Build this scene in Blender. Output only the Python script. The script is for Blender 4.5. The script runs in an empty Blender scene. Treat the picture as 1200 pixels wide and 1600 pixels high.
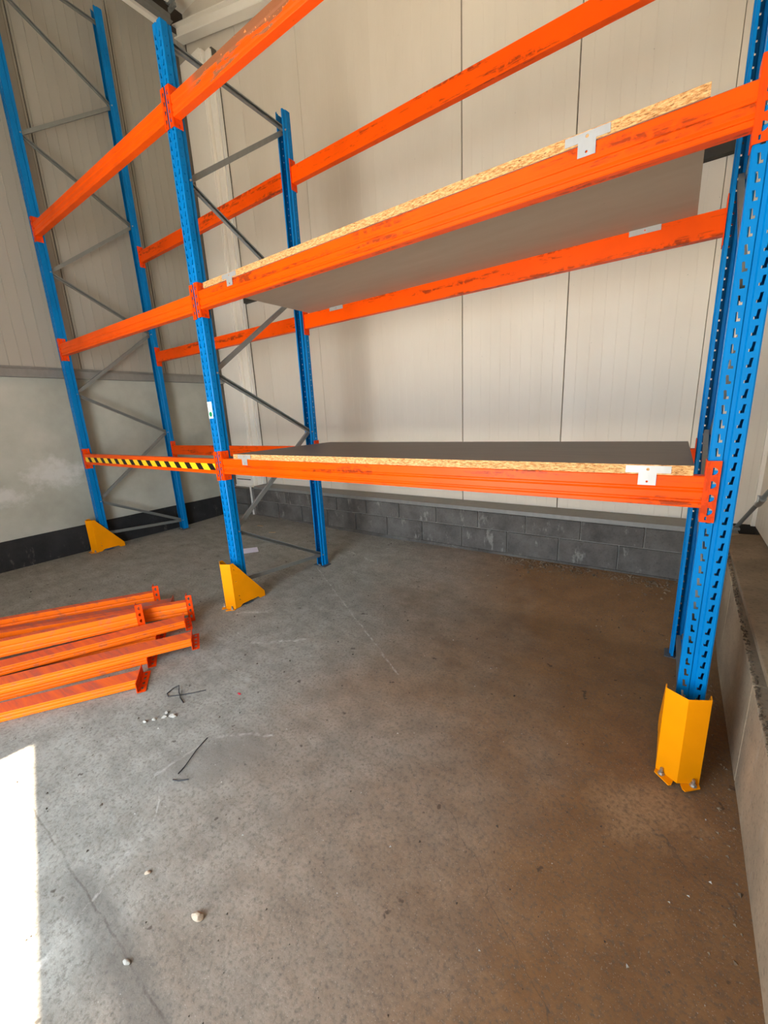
import bpy, bmesh, math, random
from mathutils import Vector, Matrix
from mathutils.geometry import tessellate_polygon
random.seed(7)
C = bpy.context.scene.collection
SC = bpy.context.scene

# ------------------------------------------------------------------ camera
def cam_axes(yaw, pitch, roll):
    f = Vector((-math.sin(yaw)*math.cos(pitch), math.cos(yaw)*math.cos(pitch), math.sin(pitch)))
    r = Vector((math.cos(yaw), math.sin(yaw), 0)); u = r.cross(f)
    return math.cos(roll)*r+math.sin(roll)*u, -math.sin(roll)*r+math.cos(roll)*u, f
cd = bpy.data.cameras.new('camera'); cam = bpy.data.objects.new('camera', cd); C.objects.link(cam)
_r, _u, _f = cam_axes(0.6213, -0.238, -0.0504)
M = Matrix((( _r.x, _u.x, -_f.x, 2.9315), (_r.y, _u.y, -_f.y, -1.8848), (_r.z, _u.z, -_f.z, 1.5322), (0, 0, 0, 1)))
cam.matrix_world = M
cd.sensor_fit = 'HORIZONTAL'; cd.sensor_width = 36; cd.lens = 36*633.6/1200; cd.clip_start = .02
SC.camera = cam

# ------------------------------------------------------------------ world, sun, exposure
SC.view_settings.view_transform = 'Standard'; SC.view_settings.look = 'None'
SC.view_settings.gamma = 1; SC.view_settings.use_curve_mapping = False
SC.view_settings.exposure = 0.0
w = bpy.data.worlds.new('sky'); SC.world = w; w.use_nodes = True
bg = w.node_tree.nodes['Background']; bg.inputs[0].default_value = (.62, .80, 1.0, 1); bg.inputs[1].default_value = 5.0
sd = bpy.data.lights.new('sun', 'SUN'); sd.energy = 70; sd.angle = math.radians(.6); sd.color = (1, .87, .70)
sun = bpy.data.objects.new('sun', sd); C.objects.link(sun)
_h = Vector((.106, 1, 0)).normalized(); _e = math.atan(2.06)
_d = Vector((_h.x*math.cos(_e), _h.y*math.cos(_e), -math.sin(_e)))
sun.rotation_euler = _d.to_track_quat('-Z', 'Y').to_euler(); sun.location = (0, -8, 9)
# sky light through the open doorway behind the camera
def area(name, loc, direction, sx, sy, power, col):
    l = bpy.data.lights.new(name, 'AREA'); l.shape = 'RECTANGLE'; l.size = sx; l.size_y = sy; l.energy = power; l.color = col
    o = bpy.data.objects.new(name, l); C.objects.link(o); o.location = loc
    o.rotation_euler = Vector(direction).to_track_quat('-Z', 'Y').to_euler(); return o
area('doorway_daylight', (1.30, -3.50, 1.25), (-.45, 1, .0), 2.0, 2.3, 180, (.80, .90, 1.0))

# ------------------------------------------------------------------ materials
def s2l(c): return tuple(((v/255)/12.92 if v/255 <= .04045 else ((v/255+.055)/1.055)**2.4) for v in c)+(1,)
class NT:
    def __init__(s, name):
        s.m = bpy.data.materials.new(name); s.m.use_nodes = True; s.t = s.m.node_tree; s.b = s.t.nodes['Principled BSDF']
        s.co = s.t.nodes.new('ShaderNodeTexCoord')
    def n(s, typ, **k):
        nd = s.t.nodes.new(typ)
        for a, b in k.items(): setattr(nd, a, b)
        return nd
    def l(s, a, b): s.t.links.new(a, b)
    def mapping(s, scale=(1, 1, 1), src='Object', rand=False):
        mp = s.n('ShaderNodeMapping'); mp.inputs['Scale'].default_value = scale; s.l(s.co.outputs[src], mp.inputs['Vector'])
        if rand:
            oi = s.n('ShaderNodeObjectInfo'); mu = s.n('ShaderNodeMath', operation='MULTIPLY'); mu.inputs[1].default_value = 37
            s.l(oi.outputs['Random'], mu.inputs[0]); cb = s.n('ShaderNodeCombineXYZ')
            for i in range(3): s.l(mu.outputs[0], cb.inputs[i])
            s.l(cb.outputs[0], mp.inputs['Location'])
        return mp.outputs[0]
    def noise(s, scale, detail=4, rough=.6, vec=None):
        nd = s.n('ShaderNodeTexNoise'); nd.inputs['Scale'].default_value = scale; nd.inputs['Detail'].default_value = detail
        nd.inputs['Roughness'].default_value = rough
        s.l(vec if vec is not None else s.co.outputs['Object'], nd.inputs['Vector']); return nd.outputs['Fac']
    def ramp(s, fac, stops):
        r = s.n('ShaderNodeValToRGB'); e = r.color_ramp.elements
        while len(e) < len(stops): e.new(.5)
        for i, (p, c) in enumerate(stops):
            e[i].position = p; e[i].color = c if not isinstance(c, (int, float)) else (c, c, c, 1)
        s.l(fac, r.inputs[0]); return r.outputs[0]
    def mix(s, fac, a, b, mode='MIX'):
        m = s.n('ShaderNodeMix', data_type='RGBA', blend_type=mode)
        if isinstance(fac, (int, float)): m.inputs[0].default_value = fac
        else: s.l(fac, m.inputs[0])
        for i, v in ((6, a), (7, b)):
            if isinstance(v, tuple): m.inputs[i].default_value = v
            else: s.l(v, m.inputs[i])
        return m.outputs[2]
    def math(s, op, a, b=None, c=None):
        m = s.n('ShaderNodeMath', operation=op)
        for i, v in enumerate((a, b, c)):
            if v is None: continue
            if isinstance(v, (int, float)): m.inputs[i].default_value = v
            else: s.l(v, m.inputs[i])
        return m.outputs[0]
    def bump(s, h, dist=.002, strength=.6):
        b = s.n('ShaderNodeBump'); b.inputs['Distance'].default_value = dist; b.inputs['Strength'].default_value = strength
        s.l(h, b.inputs['Height']); s.l(b.outputs[0], s.b.inputs['Normal'])
    def out(s, col, rough=.6, metal=0, spec=.3):
        if isinstance(col, tuple): s.b.inputs['Base Color'].default_value = col
        else: s.l(col, s.b.inputs['Base Color'])
        if isinstance(rough, (int, float)): s.b.inputs['Roughness'].default_value = rough
        else: s.l(rough, s.b.inputs['Roughness'])
        s.b.inputs['Metallic'].default_value = metal; s.b.inputs['Specular IOR Level'].default_value = spec
        return s.m

def m_paint(name, col, scuff=.5, scuffcol=(70, 35, 20), rough=.34, along='x', amount=.535, dusty_dim_tops=False):
    t = NT(name)
    sc = (1.2, 14, 14) if along == 'x' else (14, 14, 1.2)
    v = t.mapping(sc, rand=True)
    n1 = t.noise(1.4, 8, .72, v); n2 = t.noise(3.0, 3, .5)
    k = t.ramp(n1, [(amount, 0.0), (amount+.07, 1.0)])
    n3 = t.noise(26, 3, .6); k2 = t.ramp(n3, [(.40, 0.0), (.52, 1.0)])
    k = t.mix(1.0, k, k2, 'MULTIPLY')
    base = t.mix(t.ramp(n2, [(.3, 0.0), (.8, 1.0)]), s2l(col), s2l(tuple(min(255, int(c*.88)) for c in col)))
    if dusty_dim_tops:      # dusting on upward faces, plus the weaker light on tops painted redder
        ge = t.n('ShaderNodeNewGeometry'); sp = t.n('ShaderNodeSeparateXYZ'); t.l(ge.outputs['Normal'], sp.inputs[0])
        up = t.math('MULTIPLY', t.ramp(sp.outputs['Z'], [(.5, 0.0), (.9, 1.0)]), t.ramp(n1, [(.35, .35), (.6, .95)]))
        base = t.mix(up, base, s2l((196, 82, 60)))
    kk = t.math('MULTIPLY', k, scuff)
    c = t.mix(kk, base, s2l(scuffcol))
    t.bump(n3, .0006, .25)
    return t.out(c, t.ramp(n2, [(0, rough), (1, rough+.12)]), 0, .13)
M_or = m_paint('orange_paint', (242, 80, 0), .7)
M_or2 = m_paint('orange_paint_clean', (244, 86, 2), .18, amount=.60)
M_con = m_paint('orange_connector_paint', (232, 68, 4), .4, along='z')
M_bl = m_paint('blue_paint', (0, 116, 182), .25, (20, 50, 80), .30, along='z', amount=.60)
M_pile = m_paint('orange_dusty_dim_top_paint', (250, 112, 14), .45, (150, 90, 70), .42, amount=.54, dusty_dim_tops=True)
M_pileg = m_paint('orange_greyed_paint', (190, 96, 70), .6, (130, 105, 105), .5, amount=.48)
M_ye = m_paint('yellow_paint', (246, 150, 0), .12, (150, 100, 20), .38, along='z', amount=.7)

def m_chipped():
    t = NT('orange_paint_chipped')
    sep = t.n('ShaderNodeSeparateXYZ'); t.l(t.co.outputs['Object'], sep.inputs[0])
    v = t.mapping((1.6, 10, 10)); n = t.noise(2.2, 6, .62, v)
    v2 = t.mapping((20, 20, 20)); n2 = t.noise(2.5, 2, .5, v2)
    zz = t.math('MULTIPLY', t.math('SUBTRACT', sep.outputs['Z'], .035), 4.2)      # more chips near the upper edge
    f = t.math('ADD', n, zz)
    gx = t.ramp(sep.outputs['X'], [(.18, 0.0), (.30, 1.0)])
    k = t.mix(1.0, t.ramp(f, [(.55, 0.0), (.58, 1.0)]), gx, 'MULTIPLY')
    blob = t.ramp(n2, [(.66, 0.0), (.68, 1.0)])
    c = t.mix(k, s2l((242, 80, 2)), t.mix(blob, s2l((140, 86, 56)), s2l((236, 140, 80))))
    n3 = t.noise(5, 8, .75, v); c = t.mix(t.math('MULTIPLY', t.ramp(n3, [(.63, 0.0), (.68, 1.0)]), .6), c, s2l((90, 45, 25)))
    return t.out(c, .4)
M_chip = m_chipped()

def m_galv(name, col=(126, 128, 128), metal=.55, rough=.42):
    t = NT(name); v = t.mapping((8, 8, 3), rand=True); n = t.noise(3, 4, .6, v)
    a = s2l(tuple(int(c*.86) for c in col)); return t.out(t.mix(n, a, s2l(col)), rough, metal)
M_ga = m_galv('galvanised_steel', (134, 137, 133), .3); M_gc = m_galv('bright_zinc', (186, 184, 180), .4, .4)
M_bolt = m_galv('bolt_steel', (190, 190, 185), .8, .3)

def m_concrete_floor():
    t = NT('dusty_concrete'); co = t.co.outputs['Object']
    sep = t.n('ShaderNodeSeparateXYZ'); t.l(co, sep.inputs[0])
    nb = t.noise(.9, 5, .6); nm = t.noise(6, 6, .65); nf = t.noise(70, 4, .7); nff = t.noise(240, 2, .6)
    v = t.mapping((1.4, 6, 1)); nst = t.noise(3.0, 6, .6, v)
    base = t.ramp(nm, [(.25, s2l((120, 118, 110))), (.75, s2l((158, 155, 146)))])
    base = t.mix(t.ramp(nst, [(.45, 0.0), (.75, .5)]), base, s2l((112, 108, 100)))
    # brown site dusting, with the warm dim light at right painted in
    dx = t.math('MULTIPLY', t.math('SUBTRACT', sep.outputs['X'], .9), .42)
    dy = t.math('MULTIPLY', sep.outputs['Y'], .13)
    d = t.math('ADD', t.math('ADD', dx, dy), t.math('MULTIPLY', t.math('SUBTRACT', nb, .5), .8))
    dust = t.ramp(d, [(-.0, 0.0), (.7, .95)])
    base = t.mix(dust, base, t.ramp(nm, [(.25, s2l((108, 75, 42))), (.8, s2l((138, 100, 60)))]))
    # grain
    base = t.mix(t.ramp(nf, [(.28, .75), (.52, 0.0)]), base, s2l((84, 78, 70)))
    base = t.mix(t.ramp(nff, [(.64, 0.0), (.74, .4)]), base, s2l((196, 190, 180)))
    n5 = t.noise(16, 3, .5); base = t.mix(t.ramp(n5, [(.70, 0.0), (.73, .7)]), base, s2l((60, 50, 42)))
    def seg(a, b, wd, warp=.03):
        nz = t.n('ShaderNodeTexNoise'); nz.inputs['Scale'].default_value = 9; nz.inputs['Detail'].default_value = 5; t.l(co, nz.inputs['Vector'])
        vm = t.n('ShaderNodeVectorMath', operation='MULTIPLY_ADD'); t.l(nz.outputs['Color'], vm.inputs[0]); vm.inputs[1].default_value = (warp*2, warp*2, 0)
        sb = t.n('ShaderNodeVectorMath', operation='ADD'); t.l(co, sb.inputs[0]); sb.inputs[1].default_value = (-warp, -warp, 0)
        t.l(sb.outputs[0], vm.inputs[2])
        s2 = t.n('ShaderNodeSeparateXYZ'); t.l(vm.outputs[0], s2.inputs[0])
        ax, ay = a; ux, uy = b[0]-a[0], b[1]-a[1]; L2 = ux*ux+uy*uy
        px = t.math('SUBTRACT', s2.outputs['X'], ax); py = t.math('SUBTRACT', s2.outputs['Y'], ay)
        h = t.math('DIVIDE', t.math('ADD', t.math('MULTIPLY', px, ux), t.math('MULTIPLY', py, uy)), L2)
        cl = t.n('ShaderNodeClamp'); t.l(h, cl.inputs[0]); h = cl.outputs[0]
        qx = t.math('SUBTRACT', px, t.math('MULTIPLY', h, ux)); qy = t.math('SUBTRACT', py, t.math('MULTIPLY', h, uy))
        dd = t.math('SQRT', t.math('ADD', t.math('MULTIPLY', qx, qx), t.math('MULTIPLY', qy, qy)))
        return t.ramp(t.math('DIVIDE', dd, wd), [(.35, 1.0), (1.0, 0.0)])
    crk = [seg((.70, -1.655), (2.05, -1.66), .0045, .016)]
    wide = seg((1.35, -1.655), (1.95, -1.68), .07, .05)
    base = t.mix(t.mix(.55, (0, 0, 0, 1), wide), base, s2l((92, 88, 82)))
    whites = [seg((1.533, -1.822), (1.476, -1.668), .010), seg((1.473, -1.648), (1.368, -1.403), .010), seg((1.368, -1.403), (1.27, -1.33), .006),
              seg((1.2, -.985), (1.43, -.83), .012, .05), seg((.62, -.35), (.95, -.1), .02, .04), seg((.35, .05), (.15, -.12), .03, .05),
              seg((1.14, -1.29), (1.16, -1.05), .012, .05), seg((.02, 1.45), (.45, 1.35), .02, .05), seg((.0, .95), (1.7, -.1), .008, .02)]
    wm = whites[0]
    for q in whites[1:]: wm = t.mix(1.0, wm, q, 'LIGHTEN')
    wm = t.mix(1.0, wm, t.ramp(t.noise(22, 4, .7), [(.42, 0.0), (.66, .6)]), 'MULTIPLY')
    base = t.mix(wm, base, s2l((196, 192, 184)))
    darks = [seg((2.35, -.72), (2.9, -1.15), .0022, .05), seg((2.55, -.35), (3.0, -.65), .0022, .05), seg((2.9, -.33), (3.25, -.55), .006, .08)]
    cm = crk[0]
    for q in darks: cm = t.mix(1.0, cm, q, 'LIGHTEN')
    base = t.mix(t.mix(1.0, cm, t.ramp(t.noise(14, 4, .7), [(.38, .1), (.62, .6)]), 'MULTIPLY'), base, s2l((72, 64, 56)))
    # sandy patch in front of the right guard, rough patch in the middle
    sand = seg((2.93, -.33), (3.05, -.27), .16, .12); base = t.mix(t.mix(1.0, sand, t.ramp(nf, [(.35, .1), (.6, .55)]), 'MULTIPLY'), base, s2l((170, 138, 104)))
    rough = seg((1.22, -1.15), (1.40, -1.0), .17, .10); base = t.mix(t.mix(.75, (0, 0, 0, 1), t.mix(1.0, rough, t.ramp(nf, [(.35, .2), (.6, .8)]), 'MULTIPLY')), base, s2l((104, 98, 90)))
    h = t.math('ADD', t.math('MULTIPLY', nf, .6), t.math('MULTIPLY', nm, .8))
    t.bump(h, .004, .55)
    return t.out(base, t.ramp(nm, [(.2, .72), (.8, .9)]), 0, .3)
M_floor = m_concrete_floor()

def m_concrete_wall():
    t = NT('cast_concrete'); n = t.noise(1.6, 6, .6); n2 = t.noise(40, 3, .6)
    c = t.ramp(n, [(.25, s2l((146, 146, 134))), (.55, s2l((170, 170, 158))), (.8, s2l((186, 184, 172)))])
    sep = t.n('ShaderNodeSeparateXYZ'); t.l(t.co.outputs['Object'], sep.inputs[0])
    # pale limescale bloom
    def bl(y, z, r):
        a = t.math('SUBTRACT', sep.outputs['Y'], y); b = t.math('SUBTRACT', sep.outputs['Z'], z)
        d = t.math('SQRT', t.math('ADD', t.math('MULTIPLY', a, a), t.math('MULTIPLY', t.math('MULTIPLY', b, b), 3)))
        return t.ramp(t.math('ADD', t.math('DIVIDE', d, r), t.math('MULTIPLY', t.math('SUBTRACT', t.noise(7, 6, .7), .5), 2.2)), [(.25, .8), (.9, 0.0)])
    k = t.mix(1.0, bl(-.25, 1.05, .38), bl(-.75, .85, .25), 'LIGHTEN')
    c = t.mix(k, c, s2l((196, 196, 190)))
    t.bump(n2, .002, .3); return t.out(c, .85, 0, .25)
M_cw = m_concrete_wall()

def m_block(name, a, b, mark=.35):
    t = NT(name); v = t.mapping((1, 1, 1), rand=True); n = t.noise(3.5, 6, .65, v); n2 = t.noise(60, 3, .6)
    c = t.ramp(n, [(.3, s2l(a)), (.7, s2l(b))])
    v2 = t.mapping((4, 4, 1.5), rand=True); n3 = t.noise(2.6, 8, .75, v2)
    c = t.mix(t.math('MULTIPLY', t.ramp(n3, [(.58, 0.0), (.66, 1.0)]), mark), c, s2l((176, 172, 162)))
    c = t.mix(t.ramp(n2, [(.3, .35), (.45, 0.0)]), c, s2l((48, 46, 44)))
    t.bump(n2, .003, .5); return t.out(c, .9, 0, .2)
M_blk = m_block('grey_block', (74, 70, 66), (108, 104, 98)); M_blk2 = m_block('grey_block_dusty', (142, 124, 102), (174, 152, 124), .2)
M_band = m_block('bitumen', (34, 34, 34), (50, 50, 50), .12)
M_mort = m_block('mortar', (120, 116, 110), (150, 146, 138))

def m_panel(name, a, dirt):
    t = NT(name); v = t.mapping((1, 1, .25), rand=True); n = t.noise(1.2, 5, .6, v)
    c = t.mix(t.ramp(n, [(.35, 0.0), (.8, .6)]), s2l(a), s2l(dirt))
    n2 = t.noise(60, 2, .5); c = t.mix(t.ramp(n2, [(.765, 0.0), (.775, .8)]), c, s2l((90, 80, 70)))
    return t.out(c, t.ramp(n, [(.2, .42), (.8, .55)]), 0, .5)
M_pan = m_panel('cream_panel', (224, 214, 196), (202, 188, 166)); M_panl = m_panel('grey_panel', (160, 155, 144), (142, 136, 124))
M_cream = m_panel('cream_steel', (246, 240, 226), (228, 216, 196)); M_seam = NT('seam_dark').out(s2l((70, 62, 54)), .9)
M_rail = m_galv('grey_rail', (140, 138, 132), .2, .5); M_dark = NT('dark_steel').out(s2l((52, 50, 44)), .6)
M_plate = m_galv('plate_steel', (84, 90, 96), .3, .5)
M_flash = m_galv('dark_flashing', (104, 98, 88), .2, .5)
M_white = NT('white_strip_and_lit_edge').out(s2l((226, 222, 214)), .6)

def m_film(name, a, b, rough):
    t = NT(name); v = t.mapping((1, 5, 5)); n = t.noise(2.5, 8, .65, v)
    c = t.mix(n, s2l(a), s2l(b)); n2 = t.noise(4, 8, .7, v); c = t.mix(t.ramp(n2, [(.66, 0.0), (.72, .35)]), c, s2l((40, 32, 28)))
    return t.out(c, rough, 0, .35)
M_film = m_film('brown_film', (82, 70, 62), (112, 98, 88), .5); M_under = m_film('grey_film', (150, 134, 116), (166, 150, 132), .6)
def m_osb():
    t = NT('chipboard_edge'); v = t.mapping((14, 30, 60)); n = t.noise(3.2, 6, .8, v); v2 = t.mapping((30, 60, 110)); n2 = t.noise(2.0, 3, .6, v2)
    c = t.ramp(n, [(.32, s2l((110, 66, 30))), (.45, s2l((176, 122, 70))), (.56, s2l((214, 168, 112))), (.8, s2l((238, 204, 152)))])
    c = t.mix(t.ramp(n2, [(.33, .8), (.42, 0.0)]), c, s2l((84, 48, 22))); t.bump(n, .002, .6); return t.out(c, .85, 0, .2)
M_osb = m_osb()
def m_tape():
    t = NT('hazard_tape'); sep = t.n('ShaderNodeSeparateXYZ'); t.l(t.co.outputs['Object'], sep.inputs[0])
    u = t.math('DIVIDE', t.math('ADD', t.math('ADD', sep.outputs['X'], t.math('MULTIPLY', sep.outputs['Z'], .8)), 10), .172)
    f = t.math('FRACT', u); k = t.math('LESS_THAN', f, .46)
    return t.out(t.mix(k, s2l((255, 206, 30)), s2l((22, 18, 14))), .45)
M_tape = m_tape()
M_paper = NT('paper').out(s2l((214, 210, 226)), .8); M_green = NT('green_print').out(s2l((20, 130, 80)), .5)
M_label = NT('label_white').out(s2l((220, 236, 232)), .5); M_ink = NT('label_ink').out(s2l((90, 120, 110)), .6)
M_wire = NT('black_wire').out(s2l((42, 42, 44)), .5); M_stone = m_block('stone', (150, 130, 110), (196, 180, 158))
M_red = NT('red_plastic').out(s2l((190, 30, 50)), .5); M_rub = m_block('rubble', (130, 126, 118), (190, 186, 176))

# ------------------------------------------------------------------ mesh helpers
def link(name, me, mats, parent=None):
    o = bpy.data.objects.new(name, me); C.objects.link(o)
    for m in (mats if isinstance(mats, (list, tuple)) else [mats]):
        if not me.materials or m.name not in [x.name for x in me.materials if x]: me.materials.append(m)
    if parent: o.parent = parent
    return o
class MB:
    def __init__(s): s.v = []; s.f = []; s.mi = []
    def quadbox(s, x0, x1, y0, y1, z0, z1, mi=0):
        i = len(s.v)
        s.v += [(x0, y0, z0), (x1, y0, z0), (x1, y1, z0), (x0, y1, z0), (x0, y0, z1), (x1, y0, z1), (x1, y1, z1), (x0, y1, z1)]
        for q in ((0, 3, 2, 1), (4, 5, 6, 7), (0, 1, 5, 4), (1, 2, 6, 5), (2, 3, 7, 6), (3, 0, 4, 7)):
            s.f.append(tuple(i+k for k in q)); s.mi.append(mi)
        return s
    def prism(s, pts, axis_fn, a, b, mi=0):
        i = len(s.v); n = len(pts)
        for t in (a, b):
            for p in pts: s.v.append(axis_fn(p, t))
        for k in range(n):
            s.f.append((i+k, i+(k+1) % n, i+n+(k+1) % n, i+n+k)); s.mi.append(mi)
        s.f.append(tuple(i+k for k in range(n))[::-1]); s.f.append(tuple(i+n+k for k in range(n))); s.mi += [mi, mi]
        return s
    def plate(s, outer, holes, fn, t0, t1, mi=0):
        """flat plate with holes; fn(u,v,t)->xyz"""
        loops = [outer]+holes; flat = [p for l in loops for p in l]
        tris = tessellate_polygon([[Vector((p[0], p[1], 0)) for p in l] for l in loops])
        i = len(s.v); n = len(flat)
        for t in (t0, t1):
            for p in flat: s.v.append(fn(p[0], p[1], t))
        for tr in tris:
            s.f.append((i+tr[0], i+tr[1], i+tr[2])); s.f.append((i+n+tr[2], i+n+tr[1], i+n+tr[0])); s.mi += [mi, mi]
        k0 = 0
        for l in loops:
            m = len(l)
            for k in range(m):
                a, b = i+k0+k, i+k0+(k+1) % m; s.f.append((a, b, b+n, a+n)); s.mi.append(mi)
            k0 += m
        return s
    def tube(s, p0, p1, r, seg=12, mi=0, r1=None):
        p0, p1 = Vector(p0), Vector(p1); d = (p1-p0).normalized(); a = d.orthogonal().normalized(); b = d.cross(a); i = len(s.v)
        for p, rr in ((p0, r), (p1, r if r1 is None else r1)):
            for k in range(seg):
                t = 2*math.pi*k/seg; s.v.append(tuple(p+a*rr*math.cos(t)+b*rr*math.sin(t)))
        for k in range(seg): s.f.append((i+k, i+(k+1) % seg, i+seg+(k+1) % seg, i+seg+k)); s.mi.append(mi)
        s.f.append(tuple(range(i, i+seg))[::-1]); s.f.append(tuple(range(i+seg, i+2*seg))); s.mi += [mi, mi]
        return s
    def mesh(s, name):
        me = bpy.data.meshes.new(name); me.from_pydata(s.v, [], s.f); me.update()
        bm = bmesh.new(); bm.from_mesh(me); bmesh.ops.recalc_face_normals(bm, faces=bm.faces); bm.to_mesh(me); bm.free()
        for p, mi in zip(me.polygons, s.mi): p.material_index = mi
        return me
    def build(s, name, mats, parent=None, bevel=0):
        me = s.mesh(name); o = bpy.data.objects.new(name, me); C.objects.link(o)
        for m in (mats if isinstance(mats, (list, tuple)) else [mats]): me.materials.append(m)
        if parent: o.parent = parent
        if bevel:
            b = o.modifiers.new('bevel', 'BEVEL'); b.width = bevel; b.segments = 2; b.limit_method = 'ANGLE'
        return o
def empty(name, loc=(0, 0, 0)):
    o = bpy.data.objects.new(name, None); C.objects.link(o); o.location = loc; o.empty_display_size = .1; return o
def tag(o, label=None, cat=None, group=None, kind=None):
    if label: o['label'] = label
    if cat: o['category'] = cat
    if group: o['group'] = group
    if kind: o['kind'] = kind
    return o
def share(o, name, parent, loc=(0, 0, 0), rot=None):
    c = o.copy(); c.name = name; c.parent = parent; c.location = loc
    if rot: c.rotation_euler = rot
    C.objects.link(c); return c
def lerp(a, b, t): return a+(b-a)*t
def zf(x, y):
    """floor height: the slab falls slightly to the right and dips before the back wall"""
    rows = [(-9, (.07, 0, -.06)), (-2.5, (.07, 0, -.06)), (-.1, (.07, 0, -.025)), (1.07, (.07, 0, -.07)), (2.0, (.10, .055, .085)), (3, (.1, .055, .085))]
    def row(v): return lerp(v[0], v[1], (x+2.9)/2.9) if x < 0 else lerp(v[1], v[2], min(x, 3.4)/3.3)
    for (y0, a), (y1, b) in zip(rows, rows[1:]):
        if y <= y1: return lerp(row(a), row(b), max(0, (y-y0)/(y1-y0)))
    return row(rows[-1][1])

# ------------------------------------------------------------------ setting
XL, YB, XR, ZC, YF = -2.87, 2.25, 3.52, 6.75, -4.2
def grid(name, x0, x1, y0, y1, st, fn, mat):
    nx, ny = int(round((x1-x0)/st)), int(round((y1-y0)/st))
    vs = [(x0+(x1-x0)*i/nx, y0+(y1-y0)*j/ny, 0) for j in range(ny+1) for i in range(nx+1)]
    vs = [(x, y, fn(x, y)) for x, y, _ in vs]
    fs = [(j*(nx+1)+i, j*(nx+1)+i+1, (j+1)*(nx+1)+i+1, (j+1)*(nx+1)+i) for j in range(ny) for i in range(nx)]
    me = bpy.data.meshes.new(name); me.from_pydata(vs, [], fs); me.update()
    for p in me.polygons: p.use_smooth = True
    me.materials.append(mat); o = bpy.data.objects.new(name, me); C.objects.link(o); return o
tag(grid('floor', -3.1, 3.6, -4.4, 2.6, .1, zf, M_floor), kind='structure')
g = MB().quadbox(-12, 16, -20, -4.4, -.25, -.08).build('ground_outside', NT('pale_yard').out(s2l((170, 165, 155)), .9)); tag(g, kind='structure')

# back wall: core, panels 1 m wide with recessed seams and fine ribs
wb = MB().quadbox(-3.2, 3.9, YB+.012, YB+.12, -.2, ZC).build('wall_back', M_seam); tag(wb, kind='structure')
def panel_mesh(name, wd, z0, z1, ribs, depth=.0022):
    """front face at y=0 facing -y; ribs: list of x of shallow raised lines"""
    m = MB(); g = .003
    prof = [(g, .010), (g+.003, 0)]
    for r in ribs: prof += [(r-.004, 0), (r-.0015, -depth), (r+.0015, -depth), (r+.004, 0)]
    prof += [(wd-g-.003, 0), (wd-g, .010)]
    return m.prism(prof+[(wd-g, .012), (g, .012)], lambda p, t: (p[0], p[1], t), z0, z1).mesh(name)
pm_b = panel_mesh('wall_panel', .995, .545, ZC, [k*.0995 for k in range(1, 10)], .0009); pm_b.materials.append(M_pan)
seams = [-.912-.992*2, -.912-.992, -.912, .072, 1.068, 2.062, 3.054]
for x in seams:
    o = bpy.data.objects.new('wall_panel', pm_b); C.objects.link(o); o.parent = wb; o.location = (x, YB, 0)
    if x > 3: o.scale.x = .5
# left wall
wl = MB().quadbox(XL-.25, XL, YF, YB+.3, -.2, 2.15).build('wall_left', M_cw); tag(wl, kind='structure')
core = MB().quadbox(XL-.12, XL-.012, YF, YB+.3, 2.15, ZC).build('panel_core', M_seam, wl)
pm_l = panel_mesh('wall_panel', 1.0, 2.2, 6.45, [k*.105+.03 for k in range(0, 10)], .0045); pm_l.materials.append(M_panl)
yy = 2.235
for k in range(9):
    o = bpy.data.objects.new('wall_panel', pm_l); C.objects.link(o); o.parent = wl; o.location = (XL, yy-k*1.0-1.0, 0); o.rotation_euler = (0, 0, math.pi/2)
band = MB().quadbox(XL-.01, XL+.035, YF, 1.98, -.05, .39).build('baseboard_left', M_band, bevel=.004); tag(band, kind='structure')
tr = MB().quadbox(XL-.02, XL+.06, YF, 2.09, 2.10, 2.185).quadbox(XL-.02, XL+.02, YF, 2.08, 2.185, 2.215).build('trim_1', M_rail, bevel=.003); tag(tr, kind='structure')
tr = MB().quadbox(XL-.02, XL+.012, 1.93, 2.095, .39, 6.2).build('trim_2', M_flash); tag(tr, kind='structure')
tr = MB().quadbox(XL-.02, XL+.014, 1.905, 1.93, 2.2, 4.0).build('trim_lit_edge', M_white); tag(tr, kind='structure')  # white strip painted in for the lit edge of the flashing
# back plinth of blocks, running bond
bb = MB().quadbox(-2.87, 3.42, 2.014, 2.25, -.15, .50).build('baseboard_back', M_mort); tag(bb, kind='structure')
def block(parent, x0, x1, z0, z1, y0=2.0, mat=M_blk, th=.02):
    j = .004; m = MB().quadbox(x0+j, x1-j, y0+random.uniform(-.0015, .0015), y0+th, z0+j, z1-j)
    return m.build('concrete_block', mat, parent, bevel=.004)
x = 2.637+.49*2
while x > -2.3:
    x0 = max(x-.49, -2.32)
    if x0 < 3.3: block(bb, x0, min(x, 3.42), .055, .318)
    x -= .49
x = 2.818+.49*2
while x > -2.3:
    x0 = max(x-.49, -2.32)
    if x0 < 3.3: block(bb, x0, min(x, 3.42), .318, .50)
    x -= .49
block(bb, -2.32, 3.42, -.1, .098, 1.988)['label'] = 'pale mortar footing course'
sill = MB().prism([(1.985, .505), (1.985, .545), (2.245, .552), (2.245, .520), (1.995, .513)], lambda p, t: (t, p[0], p[1]), -2.27, 3.30).build('trim_3', M_rail, bevel=.002)
tag(sill, kind='structure')
# pier below the column
pier = empty('baseboard_back_pier'); 
pier.name = 'baseboard_corner'; tag(pier, kind='structure')
block(pier, -2.86, -2.40, .02, .26, 1.93, M_blk, .3); block(pier, -2.86, -2.40, .26, .50, 1.93, M_blk, .3)
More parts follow.
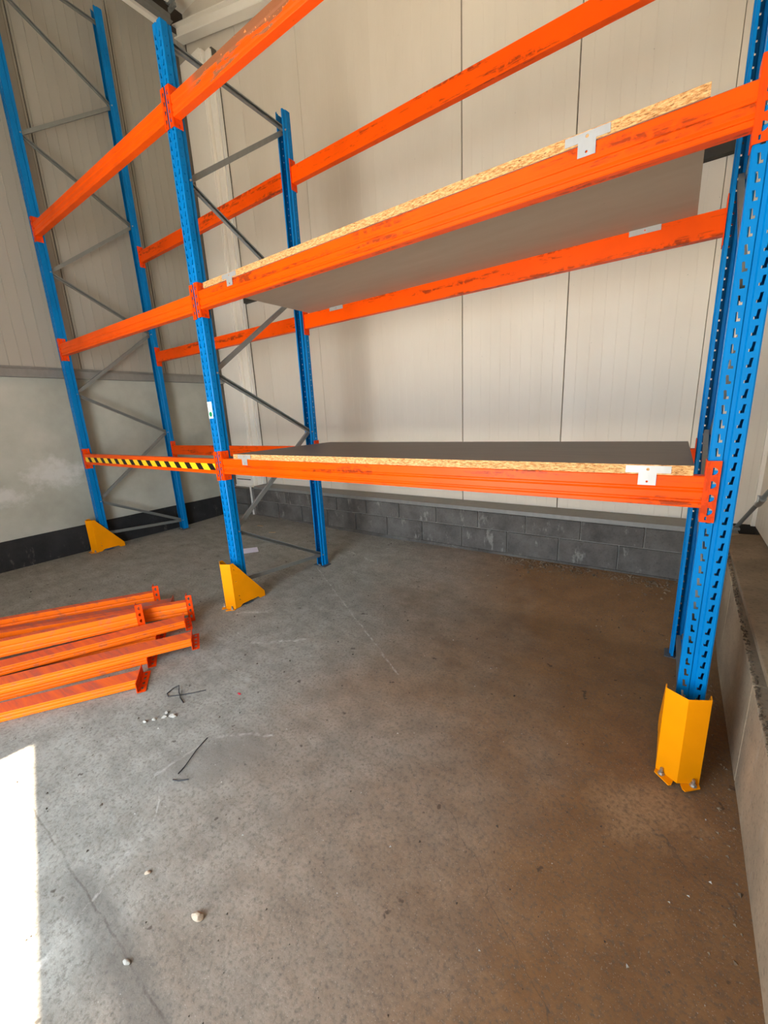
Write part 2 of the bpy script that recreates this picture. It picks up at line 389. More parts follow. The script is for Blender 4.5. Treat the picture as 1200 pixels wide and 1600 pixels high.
# right wall
def xr(y): return 3.279+.011*y if y < 3 else 3.3
YJ = -4.0
wr = MB().quadbox(XR+.012, XR+.12, YJ, 2.6, .3, ZC).build('wall_right', M_seam); tag(wr, kind='structure')
pm_r = panel_mesh('wall_panel', .995, .545, ZC, [k*.0995 for k in range(1, 10)], .0009); pm_r.materials.append(M_pan)
for k in range(7):
    o = bpy.data.objects.new('wall_panel', pm_r); C.objects.link(o); o.parent = wr; o.location = (XR, 2.245-k*.995, 0); o.rotation_euler = (0, 0, -math.pi/2)
br = empty('baseboard_right'); tag(br, kind='structure')
y = 2.0; k = 0
while y > YJ+.05:
    y1 = max(y-.98, YJ)
    m = MB(); j = .002
    m.v = [(xr(y1+j), y1+j, -.2), (xr(y-j), y-j, -.2), (XR, y-j, -.2), (XR, y1+j, -.2), (xr(y1+j), y1+j, lerp(.40, .50, (y1+.6)/2)), (xr(y-j), y-j, lerp(.40, .50, (y+.6)/2)), (XR, y-j, lerp(.40, .50, (y+.6)/2)), (XR, y1+j, lerp(.40, .50, (y1+.6)/2))]
    m.f = [(0, 3, 2, 1), (4, 5, 6, 7), (0, 1, 5, 4), (1, 2, 6, 5), (2, 3, 7, 6), (3, 0, 4, 7)]; m.mi = [0]*6
    m.build('concrete_block', M_blk2, br, bevel=.006); y = y1; k += 1
rs = MB()
rs.v = [(xr(y)+dx, y, z) for y in (YJ, 2.0) for dx, z in ((.022, .495), (.022, .525), (.25, .535), (.25, .500))]
rs.f = [(0, 1, 5, 4), (1, 2, 6, 5), (2, 3, 7, 6), (3, 0, 4, 7), (3, 2, 1, 0), (4, 5, 6, 7)]; rs.mi = [0]*6
rs = rs.build('trim_4', m_block('dusty_sill', (122, 104, 84), (150, 130, 106), .1), bevel=.003); tag(rs, kind='structure')
ct = MB().quadbox(3.495, 3.52, 2.225, 2.25, .54, ZC).build('trim_5', M_cream); tag(ct, kind='structure')
# dark rail on the back wall
dr = MB().quadbox(-2.36, 3.5, 2.19, 2.25, 3.15, 3.245).quadbox(-2.36, -2.345, 2.20, 2.25, 2.98, 3.15).build('trim_6', M_dark, bevel=.002); tag(dr, kind='structure')
# front wall, door head and roof
wf = MB(); wy = lambda x: -3.10-.267*(x-.25)
def slab(x0, x1, z0, z1):
    wf.prism([(x0, wy(x0)), (x1, wy(x1)), (x1, wy(x1)-.2), (x0, wy(x0)-.2)], lambda p, t: (p[0], p[1], t), z0, z1)
slab(-3.2, .25, -.2, ZC); slab(2.30, 3.9, -.2, ZC); slab(.25, 2.30, 3.62, ZC)
wf = wf.build('wall_front', M_pan); tag(wf, kind='structure')
ce = MB().quadbox(-3.2, 3.9, YF-.2, 2.5, ZC, ZC+.15).build('ceiling', M_cream); tag(ce, kind='structure')

# column in the corner
col = empty('steel_column', (-2.6, 2.1, .5)); tag(col, 'cream painted steel column in the left back corner behind the racking', 'column')
MB().quadbox(-.27, .168, .0, .06, .02, 5.62).build('flange', M_cream, col, .006)
MB().quadbox(.168, .206, .008, .06, .02, 5.6).build('flange_lip', M_cream, col, .004)
MB().quadbox(.19, .324, .075, .148, .02, 5.6).build('recess', M_flash, col)
MB().quadbox(.216, .318, .045, .12, .02, 5.58).build('web', M_cream, col, .006)
MB().quadbox(.322, .345, .07, .12, .02, 5.5).build('edge_strip', M_white, col, .003)
MB().quadbox(-.27, .21, -.02, .12, 0.0, .025).build('base_plate', M_cream, col, .003)
MB().quadbox(-.23, .12, -.004, .0, .11, .122).build('slot', M_seam, col)
ws = MB().quadbox(-2.368, -2.345, 1.975, 1.992, .06, .545).build('drain_strip', M_white); tag(ws, 'thin white vertical strip against the grey blocks beside the column foot', 'strip')
# eaves at top left
eb = empty('eaves_beam', (-2.9, 2.0, 6.3)); tag(eb, 'cream steel eaves beam crossing over the corner column near the roof', 'beam')
def bar(m, p0, p1, w_, h_, mi=0):
    p0, p1 = Vector(p0), Vector(p1); d = (p1-p0).normalized(); s_ = d.cross(Vector((0, 0, 1))).normalized(); u_ = s_.cross(d); i = len(m.v)
    for p in (p0, p1):
        for a, b in ((-1, -1), (1, -1), (1, 1), (-1, 1)): m.v.append(tuple(p+s_*a*w_/2+u_*b*h_/2))
    for q in ((0, 3, 2, 1), (4, 5, 6, 7), (0, 1, 5, 4), (1, 2, 6, 5), (2, 3, 7, 6), (3, 0, 4, 7)): m.f.append(tuple(i+k for k in q)); m.mi.append(mi)
    return m
for nm, dz, w_, h_ in (('web', .075, .02, .13), ('flange', .007, .13, .014), ('flange', .143, .13, .014)):
    bar(MB(), (-.06, .14, .115+dz), (2.05, .14, -.43+dz), w_, h_).build(nm, M_cream, eb, .003)
gb = empty('gutter_channel', (-2.865, -2, 6.40)); tag(gb, 'long cream gutter channel running along the top of the left wall', 'gutter')
MB().quadbox(.005, .07, -.1, 3.9, -.01, .0).build('bottom', M_cream, gb, .002)
MB().quadbox(.06, .07, -.1, 3.9, .0, .09).build('side', M_cream, gb, .002)
db = empty('dark_purlin', (-2.705, -2, 6.40)); tag(db, 'dark grey steel purlin beside the gutter channel under the roof', 'beam')
MB().quadbox(-.045, .045, -.1, 3.95, -.008, .0).build('flange', M_rail, db, .002)
MB().quadbox(-.005, .005, -.1, 3.95, .0, .09).build('web', M_rail, db, .002)
pp = empty('roof_pipe', (-2.49, -2, 6.46)); tag(pp, 'round white pipe held by a clamp under the roof in the top left corner', 'pipe')
MB().tube((0, -.2, 0), (0, 3.86, 0), .045, 20).build('pipe', M_cream, pp)
cl = MB().quadbox(-.07, .07, 3.83, 3.86, -.09, -.05).tube((0, 3.8, 0), (0, 3.86, 0), .06, 20).quadbox(-.015, .015, 3.82, 3.85, -.09, .3).build('clamp', M_ga, pp, .002)

# ------------------------------------------------------------------ uprights
W = .094; XA, XB, XC_ = -2.7088, 0.0, 3.0936; D = 1.0789; HP = .05
def upright_mesh(length, name, hole_off):
    half = [(.006, .006), (.010, 0), (.0165, 0), (.0225, 0), (.0305, 0), (.043, 0), (.047, .003), (.047, .021), (.047, .027), (.047, .045), (.040, .052), (.040, .078), (.027, .078)]
    prof = [(-x, y) for x, y in reversed(half)]+half
    n = len(prof); zl = [0.0]; kinds = []
    z = hole_off
    if z > 0: zl.append(z); kinds.append('p')
    while z+HP <= length+1e-6:
        for dz, kd in ((.010, 'p'), (.019, 'foot'), (.040, 'bar'), (.05, 'p')): zl.append(z+dz); kinds.append(kd)
        z += HP
    if length-zl[-1] > 1e-4: zl.append(length); kinds.append('p')
    holes_bar = set(); holes_foot = set(); side = set()
    for i in range(n-1):
        a, b = prof[i], prof[i+1]; m = sorted((abs(a[0]), abs(b[0])))
        if a[1] == 0 and b[1] == 0 and abs(m[0]-.0225) < 1e-4 and abs(m[1]-.0305) < 1e-4: holes_bar.add(i); holes_foot.add(i)
        if a[1] == 0 and b[1] == 0 and abs(m[0]-.0165) < 1e-4 and abs(m[1]-.0225) < 1e-4: holes_foot.add(i)
        if sorted((a[1], b[1])) == [.021, .027]: side.add(i)
    vs = []
    for k, zz in enumerate(zl):
        top = k > 0 and kinds[k-1] == 'bar'
        for j, (px, py) in enumerate(prof):
            dx = 0
            if top and abs(abs(px)-.0225) < 1e-4 or top and abs(abs(px)-.0305) < 1e-4: dx = math.copysign(.0025, px)
            vs.append((px+dx, py, zz))
    fs = []
    for k, kd in enumerate(kinds):
        for i in range(n-1):
            if kd == 'foot' and i in holes_foot or kd == 'bar' and i in holes_bar or kd == 'foot' and i in side: continue
            fs.append((k*n+i, k*n+i+1, (k+1)*n+i+1, (k+1)*n+i))
    me = bpy.data.meshes.new(name); me.from_pydata(vs, [], fs); me.update(); me.materials.append(M_bl); return me
def hexbolt(p, ax, r=.008, h=.006):
    p = Vector(p); ax = Vector(ax); return MB().tube(p, p+ax*h, r, 6).tube(p+ax*h, p+ax*(h+.008), r*.55, 8)
def brace(parent, p0, p1, open_dir, w_=.034, d_=.022, t=.002):
    """lipped channel from p0 to p1 in the y-z plane, open toward open_dir (+1/-1 in x)"""
    p0, p1 = Vector(p0), Vector(p1); d = (p1-p0).normalized(); s_ = Vector((1, 0, 0)); u_ = s_.cross(d)
    o = open_dir
    pts = [(-o*d_/2, -w_/2), (o*d_/2, -w_/2), (o*d_/2, -w_/2+.008), (o*(d_/2-t), -w_/2+.008), (o*(d_/2-t), -w_/2+t), (-o*(d_/2-t), -w_/2+t),
           (-o*(d_/2-t), w_/2-t), (o*(d_/2-t), w_/2-t), (o*(d_/2-t), w_/2-.008), (o*d_/2, w_/2-.008), (o*d_/2, w_/2), (-o*d_/2, w_/2)]
    L = (p1-p0).length
    m = MB().prism(pts, lambda p, tt: tuple(p0+d*tt+s_*p[0]+u_*p[1]), 0, L)
    return m.build('brace', M_ga, parent)
ZHOLE = .9876 - 20*HP - .025   # hole phase measured at the right-hand frame
def frame(x, height, nodes, label, toplev=None):
    zb_f, zb_r = zf(x, 0), zf(x, D)
    t = empty('rack_ladder', (x, 0, 0)); tag(t, label, 'rack frame', 'blue rack frames')
    for rear in (0, 1):
        zb = zb_r if rear else zb_f
        off = (ZHOLE-(zb+.006)) % HP
        me = upright_mesh(height-zb-.006, 'upright', off)
        o = bpy.data.objects.new('upright', me); C.objects.link(o); o.parent = t
        so = o.modifiers.new('thickness', 'SOLIDIFY'); so.thickness = .0022; so.offset = 0
        o.location = (0, D if rear else 0, zb+.006)
        if rear: o.scale.y = -1
        yc = D-.04 if rear else .04
        bp = MB().quadbox(-.075, .075, yc-.055 if rear else yc-.03, yc+.05, zb-.004, zb+.008).build('base_plate', M_plate, t, .001)
        if rear: 
            for sx in (-.042, .045): hexbolt((sx*.2, D-.075-.012, zb+.006), (0, 0, 1)).build('anchor_bolt', M_bolt, t)
    pts = []
    prev = None
    for k, (side, z) in enumerate(nodes):
        y = .058 if side == 'f' else D-.058
        cur = (0, y, z)
        if prev: brace(t, prev, cur, 1 if k % 2 else -1).location.x = .013 if k % 2 else -.013
        prev = cur
        hexbolt((.040, y+(.006 if side == 'f' else -.006), z), (1, 0, 0), .007, .005).build('bolt', M_bolt, t)
    return t
NB = [('r', .125), ('f', .635), ('r', 1.395), ('f', 1.895), ('r', 2.61), ('f', 3.155), ('r', 3.865)]
fB = frame(XB, 4.01, NB, 'four metre blue frame in the middle, with yellow guard and white sticker')
brace(fB, (0, .058, .19), (0, D-.058, .11), -1).location.x = -.013
brace(fB, (0, .058, 3.93), (0, D-.058, 3.885), 1).location.x = .013
NA = [('r', .20), ('f', .665), ('r', 1.43), ('f', 1.915), ('r', 2.66), ('f', 3.17), ('r', 3.88), ('f', 4.42), ('r', 5.09), ('f', 5.66)]
fA = frame(XA, 5.99, NA, 'tall blue frame on the far left against the concrete wall')
brace(fA, (0, .058, .26), (0, D-.058, .19), -1).location.x = -.013
brace(fA, (0, .058, 5.90), (0, D-.058, 5.85), 1).location.x = .013
NC = [('r', .08), ('f', .60), ('r', 1.345), ('f', 1.86), ('r', 2.56), ('f', 3.1), ('r', 3.8)]
fC = frame(XC_, 5.0, NC, 'nearest blue frame at the right edge beside the block wall')
brace(fC, (0, .058, .14), (0, D-.058, .07), -1).location.x = -.013
# sticker on the middle upright
st = MB().quadbox(-.043, .012, -.0035, -.0024, 1.56, 1.685).build('sticker', M_label, fB); st['label'] = 'white sticker with a green circle'
MB().tube((-.016, -.0036, 1.592), (-.016, -.0040, 1.592), .019, 20).build('print', M_green, st)
mk = MB()
for z0, x1 in ((1.668, -.005), (1.655, -.015), (1.640, -.002), (1.628, -.012)): mk.quadbox(-.034, x1, -.0040, -.0035, z0, z0+.004)
mk.build('print', M_ink, st)

# ------------------------------------------------------------------ rack beams
def half_moon(cx, cz, fl):
    pts = []
    for k in range(9):
        a = -math.pi/2+math.pi*k/8; pts.append((cx+fl*(-.005+.016*math.cos(a)), cz+.0145*math.sin(a)))
    return pts
def connector_mesh(side):
    """side=+1: at the beam's right end (post to the right). origin: beam end, beam bottom z=0, front y=0"""
    m = MB(); z0, z1 = -.052, .178
    slot = lambda y, z: [(y-.003, z-.008), (y+.003, z-.008), (y+.003, z+.008), (y-.003, z+.008)]
    m.plate([(-.006, z0), (.058, z0), (.058, z1), (-.006, z1)], [slot(.035, z0+.02), slot(.035, z1-.02)], lambda u, v, t: (side*t, u, v), -.001, .003)
    holes = [half_moon(.024, z0+.046+k*.05-.004, 1) for k in range(4)]+[[(.014, z0+.008), (.020, z0+.008), (.020, z0+.022), (.014, z0+.022)]]
    m.plate([(.0, z0), (.043, z0), (.043, z1), (.0, z1)], holes, lambda u, v, t: (side*u, t, v), -.009, -.006)
    return m
CON = {}
for s_ in (1, -1): CON[s_] = connector_mesh(s_).mesh('connector'); CON[s_].materials.append(M_con)
BP = [(0, 0), (.003, -.0), (0, 0)]
def beam_profile(h=.12, d=.05):
    # y,z closed outline with two shallow pressed grooves on the front
    return [(0, .003), (0, .016), (.006, .022), (.006, .027), (0, .033), (0, .058), (.006, .065), (.006, .070), (0, .077), (0, h-.004), (.004, h), (d, h), (d, 0), (.003, 0)]
def beam_tube(L, h, d, mat, parent):
    o = MB().prism(beam_profile(h, d), lambda p, t: (t, p[0], p[1]), 0, L).build('beam_tube', mat, parent); return o
def rack_beam(x0, x1, z, label, rear=0, mat=M_or, h=.12, group='orange rack beams', conmat=None, tape=False):
    t = empty('rack_beam', (x0, D if rear else 0, z)); tag(t, label, 'rack beam', group)
    L = x1-x0
    b = beam_tube(L, h, .05, mat, t)
    b.location = (0, -.005, 0)
    for s_, xx in ((-1, 0), (1, L)):
        c = bpy.data.objects.new('connector', CON[s_]); C.objects.link(c); c.parent = t; c.location = (xx, 0, 0)
    if rear:                     # same beam seen from behind: mirrored in depth
        t.scale = (1, -1, 1)
    if tape:
        tp = MB().quadbox(.02, L-.003, -.0062, -.0050, .030, .083).build('hazard_tape', M_tape, t); tp['label'] = 'black and yellow striped tape'
    return t
a0, a1, b0, b1 = XA+W/2+.004, XB-W/2-.004, XB+W/2+.004, XC_-W/2-.004
rack_beam(a0, a1, 1.125, 'low front beam of the left bay carrying black and yellow hazard tape', tape=True, mat=M_or2)
rack_beam(a0, a1, 2.322, 'middle front beam of the left bay, clean plain orange', mat=M_or2)
rack_beam(a0, a1, 3.490, 'top front beam of the left bay, clean plain orange', mat=M_or2)
rack_beam(a0, a1, 1.130, 'low rear beam of the left bay in front of the concrete wall', 1)
rack_beam(a0, a1, 2.328, 'middle rear beam of the left bay', 1)
rack_beam(a0, a1, 3.488, 'top rear beam of the left bay', 1)
rack_beam(b0, b1, 1.130, 'low front beam of the right bay under the dark topped shelf board')
rack_beam(b0, b1, 2.328, 'middle front beam of the right bay, scuffed, under the upper shelf board')
rack_beam(b0, b1, 3.486, 'top front beam of the right bay with chipped paint showing brown primer', mat=M_chip)
rack_beam(b0, b1, 1.130, 'low rear beam of the right bay behind the dark topped shelf board', 1)
rack_beam(b0, b1, 2.328, 'middle rear beam of the right bay below the grey board underside', 1)
rack_beam(b0, b1, 3.486, 'top rear beam of the right bay crossing the bare cream wall', 1)

# ------------------------------------------------------------------ shelf boards
def shelf(x0, x1, z, label):
    m = MB().quadbox(x0, x1, -.008, D+.008, z, z+.038)
    o = m.build('shelf_board', [M_osb, M_film, M_under]); me = o.data
    for p in me.polygons:
        if p.normal.z > .9: p.material_index = 1
        elif p.normal.z < -.9: p.material_index = 2
    tag(o, label, 'shelf board', 'chipboard shelves'); return o
shelf(.207, 3.007, 1.2505, 'lower chipboard shelf with dark brown top surface on low beams of right bay')
shelf(.125, 2.925, 2.4485, 'upper chipboard shelf with grey underside on middle beams of right bay')
def clip(x, z, label, rear=0, plain=False):
    t = MB(); q = lambda u, v, r: [(u+r*math.cos(a*math.pi/4), v+r*math.sin(a*math.pi/4)) for a in range(8)]
    if plain: out = [(-.075, -.028), (.075, -.028), (.075, .004), (-.075, .004)]; hs = [q(0, -.012, .004)]
    else: out = [(-.075, .006), (-.03, .006), (-.03, -.042), (.03, -.042), (.03, .006), (.075, .006), (.075, .034), (.018, .034), (-.018, .034), (-.075, .034)]; hs = [q(0, -.028, .0045), q(0, .02, .006)]
    y0 = D-.045-.0065 if rear else -.0105
    t.plate(out, hs, lambda u, v, s: (x+u, y0+s, z+v), 0, .0022)
    if rear: t.quadbox(x-.075, x+.075, y0, y0+.03, z, z+.0005)
    o = t.build('board_clip', M_gc); tag(o, label, 'clip', 'zinc board clips'); return o
clip(.338, 1.2505, 'small grey T-shaped clip at the left end of the lower shelf')
clip(2.864, 1.2505, 'white T-shaped clip at the right end of the lower shelf edge')
clip(.426, 2.4485, 'small grey T-shaped clip at the left end of the upper shelf')
clip(2.574, 2.4485, 'white T-shaped clip near the right end of the upper shelf edge')
clip(.447, 2.4485, 'flat clip under the upper shelf on the rear beam beside the middle frame', 1, True)
clip(2.697, 2.4485, 'flat white clip under the upper shelf on the rear beam at right', 1, True)

# ------------------------------------------------------------------ guards
def guard(cx, label, dy=0, zb=None):
    zb = zf(cx, -.1) if zb is None else zb
    t = empty('upright_guard', (cx-.013, dy, zb)); tag(t, label, 'rack protector', 'yellow upright guards')
    hw, ys, ym, H, th = .074, -.088, -.130, .40, .004
    m = MB()
    outer = [(-hw, ys), (0, ym), (hw, ys)]
    inner = [(hw-th, ys+th*.3), (0, ym+th*1.1), (-hw+th, ys+th*.3)]
    m.prism(outer+inner, lambda p, z: (p[0], p[1], z), .004, H)
    m.build('front_plate', M_ye, t, .001)
    side = [(ys, .004), (ys, H), (ys+.03, H), (.215, .05), (.215, .002), (.16, .002), (.145, .022), (-.02, .022), (-.045, .004)]
    hq = lambda y, z, r=.0045: [(y+r*math.cos(a*math.pi/4), z+r*math.sin(a*math.pi/4)) for a in range(8)]
    hs = [hq(-.062, .375), hq(-.058, .345), hq(-.052, .235), hq(-.04, .105), hq(-.036, .07)]
    for s in (-1, 1):
        MB().plate(side, hs, lambda u, v, tt, s=s: (s*(hw-tt), u, v), 0, th).build('side_plate', M_ye, t)
    for s in (-1, 1):
        tab = [(s*hw, ys), (s*.012, ym+.006), (s*.018, ym-.018), (s*.028, ym-.026), (s*(hw+.004), ys-.022)]
        MB().prism(tab, lambda p, z: (p[0], p[1], z), .0, .005).build('foot_flange', M_ye, t, .0008)
        p = (s*.054, ys-.022, .005)
        b = MB().tube(p, (p[0], p[1], .008), .013, 16).tube((p[0], p[1], .008), (p[0], p[1], .017), .0095, 6).tube((p[0], p[1], .017), (p[0], p[1], .034), .0055, 10)
        b.build('anchor_bolt', M_bolt, t)
    return t
guard(XC_, 'yellow steel guard bolted to the floor around the nearest right upright', zb=-.003)
guard(XB+.013, 'yellow steel guard with sloping side at the foot of the middle upright')
guard(XA+.013, 'yellow steel guard at the foot of the far left upright by the black wall base')

# ------------------------------------------------------------------ pile of loose beams
def loose(E, Lf, zb, flat, label, wd=.11, ht=.055, L=1.85, mat=M_pile, drop=0):
    """E: front-bottom corner of the right end (x,y,z of base line), Lf: second point on that line"""
    E, Lf = Vector(E), Vector(Lf); u = (Lf-E).normalized(); p = Vector((u.y, -u.x, 0)).normalized()   # p: toward the back
    if p.y < 0: p = -p
    t = empty('loose_beam', E); tag(t, label, 'rack beam', 'loose orange beams on the floor')
    up = Vector((0, 0, 1))
    # local beam coords: X along length (u), profile y (depth .055), z (.11)
    def F(x, a, b):      # a: depth from the pressed face, b: along the tall side
        return tuple(u*x+p*b+up*(ht-a)) if flat == 1 else (tuple(u*x+p*(b)+up*a) if flat == 2 else tuple(u*x+p*a+up*b))
    h_, d_ = (.11, .055)
    if flat == 1 or flat == 2:
        prof = [(0, 0), (0, h_), (d_, h_), (d_, .0), (d_*.72, 0), (d_*.66, .003), (d_*.58, .003), (d_*.52, 0), (d_*.36, 0), (d_*.30, .003), (d_*.22, .003), (d_*.16, 0)]
    else:
        prof = [(0, 0), (0, .018), (.003, .023), (.003, .027), (0, .032), (0, .060), (.004, .066), (.004, .070), (0, .076), (0, h_), (d_, h_), (d_, 0)]
    mb = MB().prism(prof, lambda q, x: F(x, q[0], q[1]), 0, L); mb.build('beam_tube', mat, t, .0015)
    z0, z1 = -.055, .165
    for x_, s in ((0, -1), (L, 1)):
        m = MB()
        m.plate([(-.004, z0), (.058, z0), (.058, z1), (-.004, z1)], [], lambda a, b, tt: F(x_+s*tt, a, b), -.001, .003)
        hs = [[(.024+(q[0]-.024)*-1, q[1]) for q in half_moon(.024, z0+.042+k*.05, 1)] for k in range(4)]
        ff = (lambda a, b, tt: F(x_+s*a, d_-.0+tt*0+.0-(-.004 if False else 0)+tt, b)) if flat == 1 else (lambda a, b, tt: F(x_+s*a, -.004+tt, b))
        m.plate([(0, z0), (.045, z0), (.045, z1), (0, z1)], hs, ff, 0, .003)
        m.build('connector', M_con if mat is not M_pileg else mat, t)
    return t
PX = [   # label, right end, second point of its front-bottom line, lies flat?, material
 ('loose beam lying nearest the camera at the front of the orange pile', (.440, -1.033, .002), (.082, -1.589, .002), 1, M_pile),
 ('loose beam at floor level directly beneath the second beam of the pile', (.233, -.874, .002), (-.151, -1.539, .002), 1, M_pile),
 ('loose beam reaching furthest right in the pile, second from the front', (.386, -.649, .059), (-.126, -1.533, .059), 1, M_pile),
 ('loose beam with bright red top lying third from the front of the pile', (.100, -.535, .060), (-.361, -1.481, .060), 1, M_pile),
 ('loose beam standing on edge with a pale scratched top, in mid pile', (-.183, -.734, .090), (-.558, -1.411, .090), 0, M_pile),
 ('loose beam on edge whose slotted end connector faces the camera upright', (-.079, -.412, .058), (-.802, -1.365, .058), 0, M_pile),
 ('greyish loose beam lying between the two rearmost orange ones', (-.305, -.430, .056), (-.955, -1.338, .056), 1, M_pileg),
 ('rearmost loose beam of the orange pile, nearest the racking', (-.516, -.453, .058), (-1.072, -1.307, .058), 0, M_pile),
 ('loose beam buried at the bottom in the middle of the pile', (.0, -.70, .002), (-.545, -1.54, .002), 1, M_pile),
]
for lab, e, l, fm, mt in PX: loose(e, l, 0, fm, lab, mat=mt)

# ------------------------------------------------------------------ small things on the floor
def z_(x, y, h=0): return zf(x, y)+h
pa = MB(); pts = [(-1.198, .894), (-1.084, 1.04), (-.938, .944), (-1.04, .79)]
pa.prism(pts, lambda p, t: (p[0], p[1], z_(p[0], p[1])+t), .002, .004)
tag(pa.build('paper_sheet', M_paper), 'white sheet of paper lying on the floor behind the middle upright', 'paper')
def wire(name, pts, r, label, mat=M_wire, cat='wire'):
    cu = bpy.data.curves.new(name, 'CURVE'); cu.dimensions = '3D'; cu.bevel_depth = r; cu.bevel_resolution = 2
    sp = cu.splines.new('POLY'); sp.points.add(len(pts)-1)
    for q, p in zip(sp.points, pts): q.co = (p[0], p[1], z_(p[0], p[1])+p[2]+r, 1)
    o = bpy.data.objects.new(name, cu); me = bpy.data.meshes.new_from_object(o); bpy.data.objects.remove(o); me.materials.clear(); me.materials.append(mat)
    o = bpy.data.objects.new(name, me); C.objects.link(o); tag(o, label, cat); return o
wire('bent_wire', [(.815, -.825, .004), (.775, -.875, .002), (.727, -.925, .001), (.672, -.975, .001), (.640, -.965, .001), (.634, -.925, .006), (.648, -.895, .014), (.700, -.925, .008), (.750, -.945, .003), (.800, -.955, 0)], .0028, 'bent black wire loop lying on the floor beside the orange pile')
wire('wire_offcut', [(1.155, -1.03, .001), (1.18, -1.10, .003), (1.225, -1.185, .004), (1.235, -1.225, .001)], .0022, 'long thin dark wire offcut on the rough patch of floor')
wire('wire_offcut', [(1.245, -1.255, .001), (1.275, -1.245, .002), (1.305, -1.215, .001)], .0026, 'short dark wire offcut below the long one on the rough patch')
def rock(name, x, y, sx, sy, sz, mat, label, cat, rz=0, seed=1):
    rnd = random.Random(seed); bm = bmesh.new(); bmesh.ops.create_icosphere(bm, subdivisions=3, radius=1)
    ax = [Vector((rnd.uniform(-1, 1), rnd.uniform(-1, 1), rnd.uniform(-1, 1))).normalized() for _ in range(9)]
    for v in bm.verts:
        for a in ax:
            d = v.co.dot(a)
            if d > .72: v.co -= a*(d-.72)*.9
        v.co *= 1+rnd.uniform(-.025, .025)
        v.co = Vector((v.co.x*sx, v.co.y*sy, v.co.z*sz))
    me = bpy.data.meshes.new(name); bm.to_mesh(me); bm.free(); me.materials.append(mat)
    o = bpy.data.objects.new(name, me); C.objects.link(o); o.location = (x, y, z_(x, y, sz*.72)); o.rotation_euler = (0, 0, rz)
    if label: tag(o, label, cat)
    return o
rock('stone', 1.82, -1.481, .023, .014, .012, M_stone, 'pale beige stone lying alone on the grey floor in the foreground', 'stone', .2, 3)
rock('stone', 1.545, -1.507, .011, .008, .006, M_stone, 'small brown stone left of the larger pale stone', 'stone', .8, 5)
rock('stone', 1.745, -1.665, .014, .007, .006, M_rub, 'small pale stone lying in the cracked floor joint', 'stone', .3, 8)
for k, (x, y, a, b, rz, lab) in enumerate([(.855, -1.045, .024, .014, .4, 'larger pale rubble chip at the right of the little rubble heap'), (.822, -1.075, .016, .012, 1.2, 'round rubble chip in the centre of the little rubble heap'),
        (.800, -1.05, .012, .010, .2, 'top rubble chip of the little rubble heap'), (.790, -1.115, .012, .009, .5, 'middle rubble chip of the little rubble heap'), (.765, -1.150, .013, .008, .1, 'leftmost rubble chip of the little rubble heap')]):
    rock('rubble_chip', x, y, a, b, .008, M_rub, lab, 'rubble', rz, 20+k)['group'] = 'rubble chips beside the orange pile'
MB().quadbox(1.0, 1.02, -.74, -.732, z_(1.0, -.74)+.0005, z_(1.0, -.74)+.004).build('plastic_scrap', M_red); tag(bpy.data.objects['plastic_scrap'], 'tiny red plastic scrap on the grey floor right of the wire', 'scrap')
# uncountable grit
def grit(name, n, region, size, mat, seed, label):
    rnd = random.Random(seed); m = MB()
    for _ in range(n):
        x, y = region(rnd); s_ = size*rnd.uniform(.4, 1.5)*(.6+rnd.random()**3*1.6); z = z_(x, y)
        a = rnd.uniform(0, 6.28); i = len(m.v)
        for k in range(3): m.v.append((x+s_*math.cos(a+k*2.1)*rnd.uniform(.6, 1.2), y+s_*math.sin(a+k*2.1)*rnd.uniform(.6, 1.2), z-.0005))
        m.v.append((x+rnd.uniform(-.2, .2)*s_, y+rnd.uniform(-.2, .2)*s_, z+s_*.7))
        m.f += [(i, i+1, i+3), (i+1, i+2, i+3), (i+2, i, i+3)]; m.mi += [0, 0, 0]
    o = m.build(name, mat); o.parent = bpy.data.objects['floor']; tag(o, label, kind='stuff'); return o
grit('pale_grit', 1500, lambda r: (r.uniform(-2.6, 3.2), r.uniform(-1.9, 1.9)), .0022, M_rub, 1, 'fine pale grit scattered over the concrete floor')
grit('dark_grit', 1500, lambda r: (r.uniform(-2.6, 3.2), r.uniform(-1.9, 1.9)), .0035, NT('dark_grit').out(s2l((62, 54, 46)), .9), 2, 'fine dark grit scattered over the concrete floor')
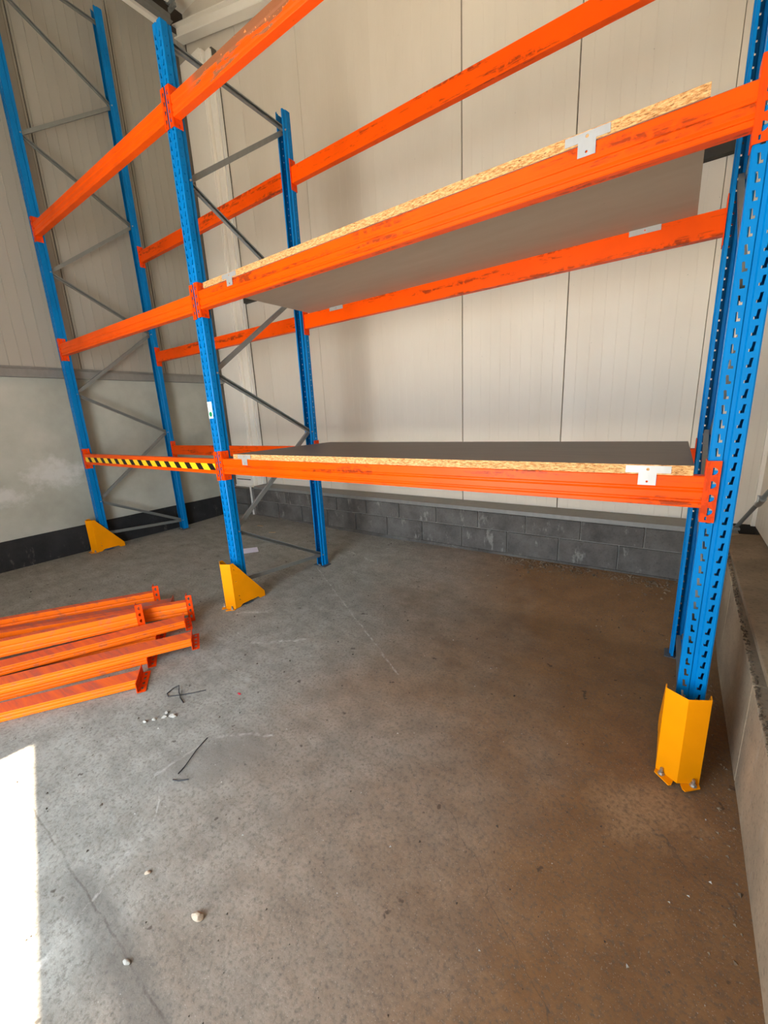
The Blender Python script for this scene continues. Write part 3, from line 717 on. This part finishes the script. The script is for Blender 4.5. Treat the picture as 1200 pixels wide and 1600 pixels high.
grit('wall_foot_debris', 900, lambda r: (r.uniform(1.6, 3.25), 1.97-abs(r.gauss(0, .10))), .009, m_block('debris', (84, 70, 56), (130, 112, 90), .1), 3, 'crumbled debris along the foot of the rear block wall')
grit('corner_debris', 500, lambda r: (3.26-abs(r.gauss(0, .05)), r.uniform(-.9, 1.9)), .0035, bpy.data.materials['debris'], 4, 'crumbled debris along the foot of the right block wall')
# litter on the block ledges
lg = MB(); rnd = random.Random(9)
for _ in range(700):
    y = rnd.uniform(-.9, 1.95); x = xr(y)+rnd.uniform(.002, .02); z = lerp(.40, .50, (y+.6)/2); s_ = rnd.uniform(.002, .007); i = len(lg.v)
    for k in range(3): lg.v.append((x+s_*math.cos(k*2.1), y+s_*math.sin(k*2.1), z))
    lg.v.append((x, y, z+s_)); lg.f += [(i, i+1, i+3), (i+1, i+2, i+3), (i+2, i, i+3)]; lg.mi += [0]*3
tag(lg.build('ledge_debris', bpy.data.materials['debris'], br), 'crumbled mortar along the top edge of the right block wall', kind='stuff')
for k, (x, y, a, b, rz, lab) in enumerate([(-1.75, 1.62, .05, .012, .1, 'light wood splinter on the floor below the rear block wall at left'), (-1.35, 1.50, .045, .010, .5, 'second light wood splinter right of the first on the floor')]):
    MB().quadbox(-a, a, -b, b, 0, .006).build('wood_splinter', m_block('pale_wood%d' % k, (150, 128, 100), (186, 160, 126), .1))
    o = [q for q in C.objects if q.name.startswith('wood_splinter')][-1]; o.location = (x, y, z_(x, y)+.001); o.rotation_euler = (0, 0, rz); tag(o, lab, 'wood')
# diagonal brace pipe at the right back corner
dp = empty('diagonal_pipe', (3.40, 2.10, .54)); tag(dp, 'thin grey steel pipe rising diagonally from the right corner ledge', 'pipe')
MB().tube((0, 0, .02), (.055, -1.05, .62), .013, 14).build('pipe', M_ga, dp)
MB().tube((.026, -.50, .298), (.031, -.60, .356), .019, 14).quadbox(.01, .045, -.58, -.55, .33, .37).build('clamp', M_bolt, dp)
MB().quadbox(-.03, .02, -.015, .03, -.01, .004).tube((-.02, .0, .004), (-.02, 0, .02), .010, 8).build('foot_bracket', M_ga, dp)
for k, (y, z) in enumerate([(2.243, .60), (2.243, .57)]):
    pass
